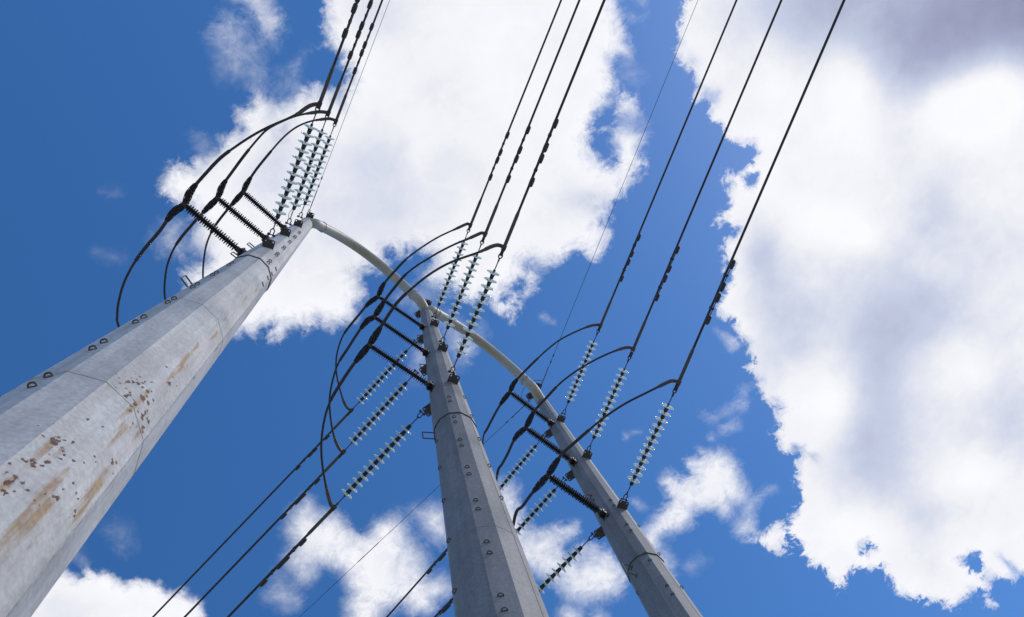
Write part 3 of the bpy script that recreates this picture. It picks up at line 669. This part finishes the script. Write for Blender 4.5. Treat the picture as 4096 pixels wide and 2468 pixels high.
def plate_part(parent, q, az, edge_az, z, reach, width=0.205, th=0.028):
    """horizontal vang plate with two holes near its outer corners, outer corners clipped"""
    out = polar(az); side = polar(edge_az)
    r0 = pole_r(q, z) * 0.8; r1 = pole_r(q, z) + reach; w = width / 2; c = 0.022
    prof = [(r0, -w), (r1 - c, -w), (r1, -w + c), (r1, w - c), (r1 - c, w), (r0, w)]
    hole_r = 0.016; hc = [(r1 - 0.036, -w + 0.036), (r1 - 0.036, w - 0.036)]
    # build as strips round each hole: split plate in inner block and two outer tiles with a ring of faces
    mb = MB()
    def P(u, s, k): p = out * u + side * s; return (p.x, p.y, z + (th / 2 if k else -th / 2))
    def prism(poly):
        n = len(poly); v = [P(u, s, 0) for u, s in poly] + [P(u, s, 1) for u, s in poly]
        mb.add(v, [tuple(range(n)), tuple(reversed(range(n, 2 * n)))] + [(i, i + n, (i + 1) % n + n, (i + 1) % n) for i in range(n)], False)
    xm = r1 - 0.075
    prism([(r0, -w), (xm, -w), (xm, w), (r0, w)])
    prism([(xm + 0.0005, -w + 0.075), (r1, -w + 0.075), (r1, w - 0.075), (xm + 0.0005, w - 0.075)])
    for sgn, (hu, hs) in zip((-1, 1), hc):
        e = w - 0.0755
        tile = [(xm + 0.0005, sgn * e), (r1, sgn * e), (r1, sgn * (w - c)), (r1 - c, sgn * w), (xm + 0.0005, sgn * w)]
        # outline resampled by angle about the hole
        n = 20; ring = []
        for j in range(n):
            w_ = 2 * math.pi * j / n; d = (math.cos(w_), math.sin(w_)); best = 9
            for a, b in zip(tile, tile[1:] + tile[:1]):
                ex, ey = b[0] - a[0], b[1] - a[1]; den = d[0] * ey - d[1] * ex
                if abs(den) < 1e-9: continue
                t = ((a[0] - hu) * ey - (a[1] - hs) * ex) / den; u = ((a[0] - hu) * d[1] - (a[1] - hs) * d[0]) / den
                if t > 0 and -1e-6 <= u <= 1 + 1e-6: best = min(best, t)
            ring.append((hu + d[0] * best, hs + d[1] * best))
        hole = [(hu + math.cos(2 * math.pi * j / n) * hole_r, hs + math.sin(2 * math.pi * j / n) * hole_r) for j in range(n)]
        v = [P(*p, k) for k in (0, 1) for p in ring] + [P(*p, k) for k in (0, 1) for p in hole]; F = []
        for j in range(n):
            j2 = (j + 1) % n
            F += [(j, j2, 2 * n + j2, 2 * n + j), (n + j2, n + j, 3 * n + j, 3 * n + j2), (j, n + j, n + j2, j2), (2 * n + j2, 3 * n + j2, 3 * n + j, 2 * n + j)]
        mb.add(v, F, False)
    return mb.build('mounting_plate', M_PLATE, parent)

def clip_mesh():
    """bent-rod step clip: a D standing out from the shaft (local -Y is outward)"""
    pts = [Vector((-0.027, 0.01, 0)), Vector((-0.027, -0.010, 0)), Vector((-0.022, -0.023, 0)), Vector((-0.010, -0.030, 0)), Vector((0.010, -0.030, 0)),
           Vector((0.022, -0.023, 0)), Vector((0.027, -0.010, 0)), Vector((0.027, 0.01, 0))]
    mb = MB().tube(spline(pts, 3), 0.0075, 6)
    mb.box((0, -0.003, 0), (0.033, 0.004, 0.007))
    return mb
def loop_mesh(w=0.30, d=0.20):
    pts = [(0, 0.03, -w / 2), (0, -d, -w / 2), (0, -d, w / 2), (0, 0.03, w / 2)]
    mb = MB()
    for a, b in zip(pts, pts[1:]): mb.tube([a, b], 0.011, 8)
    for p in (pts[0], pts[3]): mb.box((0, -0.002, p[2]), (0.035, 0.008, 0.03))
    return mb

RINGS = {'A': 15.70, 'B': 14.97, 'C': 14.71}
SEAMS = {'A': [11.1, 7.72], 'B': [10.48], 'C': [10.1]}
ROT = {'A': 18, 'B': 8, 'C': 22}
CLIPS = {'A': [(150, 5.05, 9, 2), (86, 15.87, 6, 2)], 'B': [(148, 6.30, 9, 2), (92, 11.6, 5, 1), (214, 9.6, 5, 1)], 'C': [(147, 7.45, 9, 2), (92, 10.2, 7, 1), (236, 9.4, 5, 1)]}
LOOPS = {'A': [(193, 16.5), (190, 18.0), (174, 12.6)], 'B': [(226, 14.75), (226, 19.35), (226, 22.35)], 'C': [(206, 14.45), (206, 17.6), (206, 20.3)]}
CLIP_SRC = None; LOOP_SRC = None
for q in 'ABC':
    D = POLES[q]; mat = M_POLE_RUST if q == 'A' else M_POLE
    pole = empty('steel_pole', (D['x'], D['y'], 0))
    tag(pole, {'A': 'thick pale steel pole streaked with rust, nearest the camera', 'B': 'clean grey steel pole standing between the other two',
               'C': 'slender grey steel pole, farthest of the three, no rust'}[q], 'pole', 'steel power poles')
    zr = RINGS[q]
    v, f = shaft_mesh(q, 0.0, zr + 0.4, 0, ROT[q], q == 'A')
    lower = MB().add(v, f, False).build('lower_shaft', mat, pole)
    if q == 'A': add_rust(lower)
    v, f = shaft_mesh(q, zr, D['H'], 0.014, ROT[q], False)
    MB().add(v, f, False).build('upper_shaft', mat, pole)
    for k, zs in enumerate(SEAMS[q]):           # circumferential weld beads
        r = (pole_r(q, zs) + 0.001) * 1.017
        ringp = [polar(ROT[q] + 30 * j, r, zs) for j in range(12)]
        mb = MB()
        for a, b in zip(ringp, ringp[1:] + ringp[:1]): mb.tube([a, b], 0.0022, 5, False)
        mb.build('weld_seam', M_SEAM, pole)
    va = {'A': 48, 'B': 98, 'C': 112}[q]              # the lengthwise weld
    MB().tube([polar(va, pole_r(q, z) * 1.017 - 0.001, z) for z in (0.1, zr * 0.5, zr - 0.05)], 0.0045, 5).build('long_weld', M_SEAM if q == 'A' else M_CLIP, pole)
    r = (pole_r(q, zr) + 0.009) * 1.017
    ringp = [polar(ROT[q] + 30 * j, r, zr - 0.012) for j in range(12)]
    mb = MB()
    for a, b in zip(ringp, ringp[1:] + ringp[:1]): mb.tube([a, b], 0.011, 5, True)
    mb.build('splice_shade_band', M_PLATE, pole)  # dark band stands in for the shade under the upper sleeve's edge
    zt = D['H'] - 0.42; r = (pole_r(q, zt) + 0.016) * 1.017     # top collar
    ringp = [polar(ROT[q] + 30 * j, r, zt) for j in range(12)]
    mb = MB()
    for a, b in zip(ringp, ringp[1:] + ringp[:1]): mb.tube([a, b], 0.006, 5, True)
    mb.build('top_collar', M_CLIP, pole)
    MB().lathe([(0.0, 0.05), (D['r0'] * 0.7, 0.035), (D['r0'] * 1.12, 0.0), (D['r0'] * 1.12, -0.03)], 12, (0, 0, D['H'])).build('top_cap', mat, pole)
    for i, h in enumerate(D['h']):
        plate_part(pole, q, 122, 33, h, 0.165)
        plate_part(pole, q, -94.5, -5, h, 0.195)
    for az, z0, n, m in CLIPS[q]:
        for k in range(n):
            for dz in (0, 0.27)[:m]:
                z = z0 + 1.165 * k + dz
                if z > D['H'] - 0.6: continue
                face = ROT[q] + 30 * round((az - ROT[q] - 15) / 30) + 15
                off = math.radians(az - face)
                r = (pole_r(q, z) + (0.014 if z > zr else 0)) * 0.982 / math.cos(off)
                if CLIP_SRC is None:
                    CLIP_SRC = clip_mesh().build('step_clip', M_CLIP, pole); c = CLIP_SRC
                else: c = inst('step_clip', CLIP_SRC, pole)
                c.location = polar(az, r, z); c.rotation_euler = (0, 0, math.pi - math.radians(face))
    for az, z in LOOPS[q]:
        r = pole_r(q, z) + (0.014 if z > zr else 0)
        if LOOP_SRC is None:
            LOOP_SRC = loop_mesh().build('lifting_loop', M_CLIP, pole); c = LOOP_SRC
        else: c = inst('lifting_loop', LOOP_SRC, pole)
        c.location = polar(az, r, z); c.rotation_euler = (0, 0, math.pi - math.radians(az))
        c.scale = (1, 0.7, 0.8) if z > 15.5 or q == 'A' else (1, 1, 1)
    if q == 'A':
        for k, z in enumerate((16.43, 15.83, 15.40, 14.73)):
            r = (pole_r(q, z) + (0.014 if z > zr else 0)) * 0.985
            mb = MB(); mb.box((0, 0, 0), (0.035, 0.012, 0.035)); mb.lathe([(0, 0.012), (0.014, 0.012), (0.014, -0.03)], 8)
            c = mb.build('threaded_pad', M_PLATE, pole)
            c.location = polar(56, r, z); c.rotation_euler = (0, 0, math.pi - math.radians(63))
    mb = MB(); rb = pole_r(q, 0)
    mb.lathe([(0.0, 0.0), (rb * 1.5, 0.0), (rb * 1.5, 0.06), (rb * 1.0, 0.06)], 24, smooth=False)
    for j in range(16):
        p = polar(22.5 * j, rb * 1.32); mb.lathe([(0, 0.14), (0.03, 0.14), (0.03, 0.06)], 6, (p.x, p.y, 0), False)
    mb.build('base_plate', M_CLIP, pole)

# ------------------------------------------------------------------ arched tubes between the pole tops
for pts, lab in zip(DATA['arches'], ('pale arched tube from the rust-stained near pole to the clean middle pole',
                                     'pale arched tube from the clean middle pole to the far pole')):
    P = spline(pts, 3)
    c = P[len(P) // 2]
    o = empty('arched_tube', c)
    MB().tube([p - c for p in P], 0.137, 28).build('tube', M_TUBE, o)
    for k, k2 in ((6, 7), (-7, -8)):
        d = (P[k2] - P[k]).normalized()
        mb = MB().tube([P[k] - c - d * 0.02, P[k] - c + d * 0.02], 0.152, 24, smooth=True)
        u = d.orthogonal().normalized(); v_ = d.cross(u)
        for t in range(8):
            b_ = P[k] - c + (u * math.cos(t * math.pi / 4) + v_ * math.sin(t * math.pi / 4)) * 0.152
            mb.tube([b_ - d * 0.035, b_ + d * 0.035], 0.011, 6)
        mb.build('collar', M_TUBE, o)
    tag(o, lab, 'tube', 'arched tubes tying the pole tops')

# ------------------------------------------------------------------ glass insulator strings
PITCH, FIRST = 0.146, 0.425
def make_string():
    root = empty('insulator_string')
    mb = MB()                                       # bow shackle through the plate hole, pin across it
    mb.tube(spline([(-0.03, 0.0, -0.02), (-0.03, 0, 0.035), (-0.036, 0, 0.075), (0, 0, 0.115), (0.036, 0, 0.075), (0.03, 0, 0.035), (0.03, 0, -0.02)], 4), 0.0105, 8)
    mb.tube([(-0.062, 0, -0.005), (0.062, 0, -0.005)], 0.011, 8)
    for s in (-1, 1): mb.lathe([(0, 0.02), (0.022, 0.02), (0.022, -0.02), (0, -0.02)], 6, (s * 0.05, 0, -0.005), False)
    mb.build('shackle', M_HARD, root)
    mb = MB().torus((0, 0, 0.125), 0.024, 0.009, (1, 0, 0)).tube([(0, 0, 0.148), (0, 0, 0.33)], 0.0105, 8)
    mb.build('link_rod', M_HARD, root)
    g = MB()                                        # one disc: shell with a shallow bell and ribs underneath
    g.lathe([(0.036, -0.018), (0.060, -0.015), (0.095, -0.006), (0.118, 0.002), (0.1265, 0.008)], 32)
    g.torus((0, 0, 0.010), 0.1205, 0.0085, (0, 0, 1), 32, 8)
    for rr, dz in ((0.068, 0.026), (0.098, 0.024)):
        z0 = -0.013 + (rr - 0.06) * 0.25; g.lathe([(rr, z0), (rr - 0.002, z0 + dz)], 28)
    disc = g.build('glass_disc', M_GLASS, root)
    c = MB()
    c.lathe([(0.0, -0.112), (0.028, -0.112), (0.036, -0.102), (0.038, -0.06), (0.041, -0.032), (0.047, -0.026), (0.047, -0.014), (0.030, -0.010), (0.0, -0.010)], 16)
    c.tube([(0, 0, -0.02), (0, 0, 0.045)], 0.0105, 8)
    cap = c.build('metal_cap', M_CAP, disc)
    disc.location = (0, 0, FIRST)
    for k in range(1, 12):
        d = inst('glass_disc', disc, root, (0, 0, FIRST + PITCH * k)); d.rotation_euler = (0, 0, 0.4 * k)
        inst('metal_cap', cap, d)
    end = FIRST + PITCH * 11
    mb = MB().tube([(0, 0, end + 0.04), (0, 0, end + 0.22)], 0.0105, 8)
    mb.lathe([(0, -0.02), (0.022, -0.02), (0.026, 0.0), (0.022, 0.02), (0, 0.02)], 10, (0, 0, end + 0.05))
    mb.build('eye_rod', M_HARD, root)
    mb = MB().torus((0, 0, end + 0.265), 0.030, 0.011, (1, 0, 0), stretch=1.35, sdir=(0, 0, 1))
    mb.torus((0, 0, end + 0.345), 0.034, 0.012, (0, 1, 0), stretch=1.35, sdir=(0, 0, 1))
    mb.build('chain_link', M_HARD, root)
    mb = MB()
    for s in (-1, 1): mb.box((0, s * 0.026, end + 0.415), (0.026, 0.008, 0.065))
    mb.tube([(0, -0.055, end + 0.385), (0, 0.055, end + 0.385)], 0.010, 8)
    mb.build('clevis', M_HARD, root)
    return root
def copy_tree(o, parent=None):
    c = o.copy(); COL.objects.link(c)
    if parent is not None: c.parent = parent
    for ch in list(o.children): copy_tree(ch, c)
    return c
string0 = None
RUN = {'b': 'running to the top photo edge', 'f': 'running to the bottom photo edge'}
for key, (a, e) in DATA['strings'].items():
    q, i, s = key
    if string0 is None: string0 = make_string(); st = string0
    else: st = copy_tree(string0)
    st.matrix_world = axes(a, Vector(e) - Vector(a))
    tag(st, '%s glass disc string on the %s, %s' % (LEVEL[int(i)], WHICH[q], RUN[s]), 'insulator', 'glass insulator strings')

# ------------------------------------------------------------------ conductors with their dead-end clamps and dampers
WIRE_R = 0.024
def damper(parent, s, drop=0.10):
    """Stockbridge damper hanging under the wire at distance s (local frame: Z along wire, -Y down)"""
    d = MB()
    d.box((0, -0.01, s), (0.026, 0.040, 0.030)); d.box((0, -0.072, s), (0.018, 0.036, 0.022))
    d.tube([(0, -drop, s - 0.24), (0, -drop, s + 0.24)], 0.0085, 6)
    root = d.build('vibration_damper', M_HARD, parent)
    for k in (-1, 1):
        w = MB().lathe([(0.0, -0.095), (0.026, -0.093), (0.041, -0.080), (0.045, -0.02), (0.043, 0.055), (0.030, 0.085), (0.0, 0.09)], 14)
        o = w.build('damper_weight', M_HARD, root)
        o.location = (0, -drop, s + k * 0.225); o.rotation_euler = (0 if k > 0 else math.pi, 0, 0)
    return root
def catenary(L, a, d, n=24, far=140.0):
    """points in the local frame: straight out, then easing up as a hanging span does"""
    out = []
    for k in range(n + 1):
        t = (k / n) ** 1.6 * far
        out.append((0, 0.00022 * max(t - L, 0) ** 2, t))
    return out
for key, w in DATA['wires'].items():
    q, i, s = key
    root = empty('conductor', mat=axes(w['a'], w['d']))
    tag(root, '%s thick wire from the %s, %s' % (LEVEL[int(i)], WHICH[q], RUN[s]), 'wire', 'conductors')
    MB().tube(catenary(w['L'] + 3, 0, 0), WIRE_R, 10).build('cable', M_CABLE, root)
    mb = MB()
    mb.tube([(0, 0, -0.05), (0, 0, 0.02), (0, 0, 0.05), (0, 0, 0.62), (0, 0, 0.66), (0, 0, 0.70)], [0.018, 0.026, 0.034, 0.034, 0.030, 0.0255], 12)
    mb.box((0, 0, -0.01), (0.04, 0.016, 0.05))
    for sx in (-1, 1): mb.lathe([(0, 0.03), (0.013, 0.03), (0.013, -0.03), (0, -0.03)], 6, (sx * 0.03, 0, 0.0), False)
    mb.build('dead_end_clamp', M_CLAMP, root)
    for ds in w['dp']: damper(root, ds)

# ------------------------------------------------------------------ jumper post insulators
def post_parts(root, L):
    mb = MB()
    mb.tube([(0, 0, 0.16), (0, 0, L - 0.05)], 0.036, 14)
    n = int((L - 0.30) / 0.042); big = True
    for k in range(n):
        z = 0.22 + (L - 0.32) * k / (n - 1); R = 0.088 if k % 2 == 0 else 0.078
        mb.lathe([(0.034, z - 0.010), (R - 0.003, z - 0.0022), (R, z), (R - 0.003, z + 0.0022), (0.034, z + 0.007)], 18)
    mb.build('shed_stack', M_POLY, root)
    mb = MB()
    mb.lathe([(0.0, 0.0), (0.052, 0.0), (0.052, 0.17), (0.046, 0.19), (0, 0.19)], 14)
    mb.box((0, 0, -0.012), (0.075, 0.14, 0.012))
    for sx in (-1, 1):
        for sy in (-1, 1): mb.lathe([(0, 0.045), (0.018, 0.045), (0.018, -0.02)], 6, (sx * 0.045, sy * 0.11, 0), False)
    for sx in (-1, 1): mb.box((sx * 0.062, 0, 0.06), (0.008, 0.09, 0.05))
    mb.tube([(-0.10, 0, 0.07), (0.10, 0, 0.07)], 0.013, 8)
    mb.build('base_bracket', M_HARD, root)
    mb = MB().lathe([(0, L - 0.07), (0.048, L - 0.07), (0.048, L + 0.0), (0.03, L + 0.02), (0, L + 0.02)], 14)
    mb.box((0, 0, L + 0.02), (0.045, 0.022, 0.03))
    mb.build('end_fitting', M_HARD, root)
for key, (a, e) in DATA['posts'].items():
    q, i = key
    A, E = Vector(a), Vector(e); L = (E - A).length
    root = empty('post_insulator', mat=axes(a, E - A))
    tag(root, '%s dark ribbed post insulator on the %s, holding a jumper' % (LEVEL[int(i)], WHICH[q]), 'insulator', 'post insulators')
    post_parts(root, L)

# ------------------------------------------------------------------ jumper loops
for key, j in DATA['jumpers'].items():
    q, i = key
    pts = [Vector(p) for p in j['p']]; T = pts[j['t']]
    P = smooth_path(spline(pts, 6), 3)
    c = T
    root = empty('jumper_loop', T)
    tag(root, '%s looping black jumper cable beside the %s' % (LEVEL[int(i)], WHICH[q]), 'cable', 'jumper loops')
    Q = [p - c for p in P]
    cum = [0.0]
    for a, b in zip(Q, Q[1:]): cum.append(cum[-1] + (b - a).length)
    it = min(range(len(Q)), key=lambda k: Q[k].length); sT = cum[it]; S = cum[-1]
    MB().tube(Q, 0.0215, 10).build('cable', M_CABLE, root)
    def sub(s0, s1, rf, name, mat, n=10):
        idx = [k for k in range(len(Q)) if s0 - 0.03 <= cum[k] <= s1 + 0.03]
        if len(idx) < 2: return None
        return MB().tube([Q[k] for k in idx], [rf(cum[k]) for k in idx], n).build(name, mat, root)
    sub(0.0, 0.45, lambda s: 0.036 if s < 0.36 else 0.028, 'jumper_terminal', M_CLAMP)
    sub(S - 0.45, S, lambda s: 0.036 if s > S - 0.36 else 0.028, 'jumper_terminal', M_CLAMP)
    for k in (0, len(Q) - 1):
        p = Q[k]; nb = Q[4] if k == 0 else Q[-5]; d = (nb - p).normalized()
        mb = MB(); mb.tube([p, p + d * 0.11], 0.020, 6)
        up = Vector((0, 0, 1))
        for t in (0.03, 0.065, 0.10): mb.tube([p + d * t - up * 0.04, p + d * t + up * 0.04], 0.011, 6)
        mb.build('bolted_pad', M_HARD, root)
    sub(max(0.5, sT - 1.25), min(S - 0.5, sT + 1.25), lambda s: 0.031, 'armour_rods', M_CABLE)
    gl = 0.36
    fine = lambda s0, s1, n: [s0 + (s1 - s0) * k / n for k in range(n + 1)]
    def at_s(s):
        k = max(1, min(len(Q) - 1, next((m for m in range(1, len(Q)) if cum[m] >= s), len(Q) - 1)))
        t = (s - cum[k - 1]) / max(cum[k] - cum[k - 1], 1e-6); return Q[k - 1].lerp(Q[k], max(0, min(1, t)))
    for sg in (-1, 1):
        ss = [sT + sg * x for x in fine(0.03, 0.42, 16)]
        prof = [0.034 + 0.026 * math.sin(math.pi * min(1, (abs(s - sT)) / 0.42) ** 0.75) for s in ss]
        C = [at_s(s) for s in ss]
        mb = MB(); mb.tube(C, [max(0.026, r - 0.010) for r in prof], 8)
        Tn = [(C[min(k + 1, 16)] - C[max(k - 1, 0)]).normalized() for k in range(17)]
        for st_ in range(9):                        # the helical rods of the grip
            path = []
            for k in range(17):
                u = Tn[k].orthogonal().normalized(); vv = Tn[k].cross(u); w_ = 2 * math.pi * st_ / 9 + k * 0.13 * sg
                path.append(C[k] + (u * math.cos(w_) + vv * math.sin(w_)) * (prof[k] + 0.002))
            mb.tube(path, 0.0072, 5)
        mb.build('armour_grip', M_GRIP, root)
    mb = MB(); d = (at_s(sT + 0.1) - at_s(sT - 0.1)).normalized()
    mb.tube([d * -0.065, d * 0.065], 0.050, 12); mb.tube([(0, 0, -0.07), (0, 0, 0.07)], 0.016, 8)
    mb.build('jumper_clamp', M_HARD, root)

# ------------------------------------------------------------------ shield wires
for key, w in DATA['shields'].items():
    q, s = key
    root = empty('shield_wire', mat=axes(w['a'], w['d']))
    tag(root, {'Ab': 'hair-thin shield wire from the top of the rust-stained near pole', 'Cb': 'hair-thin shield wire from the top of the far pole up across blue sky',
               'Cf': 'hair-thin shield wire from the far pole passing behind the middle pole'}[key], 'wire', 'shield wires')
    MB().tube(catenary(w['L'] + 3, 0, 0), 0.0068, 6).build('cable', M_CABLE, root)
    MB().tube([(0, 0, 0.10), (0, 0, 0.62)], 0.0125, 8).build('grip_sleeve', M_CABLE, root)
    MB().torus((0, 0, 0.0), 0.026, 0.008, (0, 1, 0), stretch=1.3, sdir=(0, 0, 1)).torus((0, 0, 0.075), 0.026, 0.008, (1, 0, 0), stretch=1.3, sdir=(0, 0, 1)).build('shackle', M_HARD, root)
    for ds in w['dp']:
        MB().tube([(0, -0.012, ds - 0.05), (0, -0.012, ds - 0.03), (0, -0.012, ds + 0.03), (0, -0.012, ds + 0.05)], [0.010, 0.019, 0.019, 0.010], 8).build('small_damper', M_HARD, root)
    if key == 'Cf':
        MB().tube([(0, 0, 6.15), (0, 0, 7.0)], 0.0115, 6).build('splice_sleeve', M_CABLE, root)
for k, pts in enumerate(DATA['loops']):
    P = smooth_path(spline(pts, 5), 2); c = P[0]
    o = MB().tube([p - c for p in P], 0.0075, 6)
    for t in (3, 6): o.tube([P[t] - c - Vector((0, 0, .025)), P[t] - c + Vector((0, 0, .025))], 0.011, 6)
    o = o.build('bonding_wire', M_CABLE); o.location = c
    tag(o, ('thin curled bonding wire beside the top plate of the rust-stained near pole', 'thin curled bonding wire arching between the top plates of the far pole')[k], 'wire', 'bonding wires')
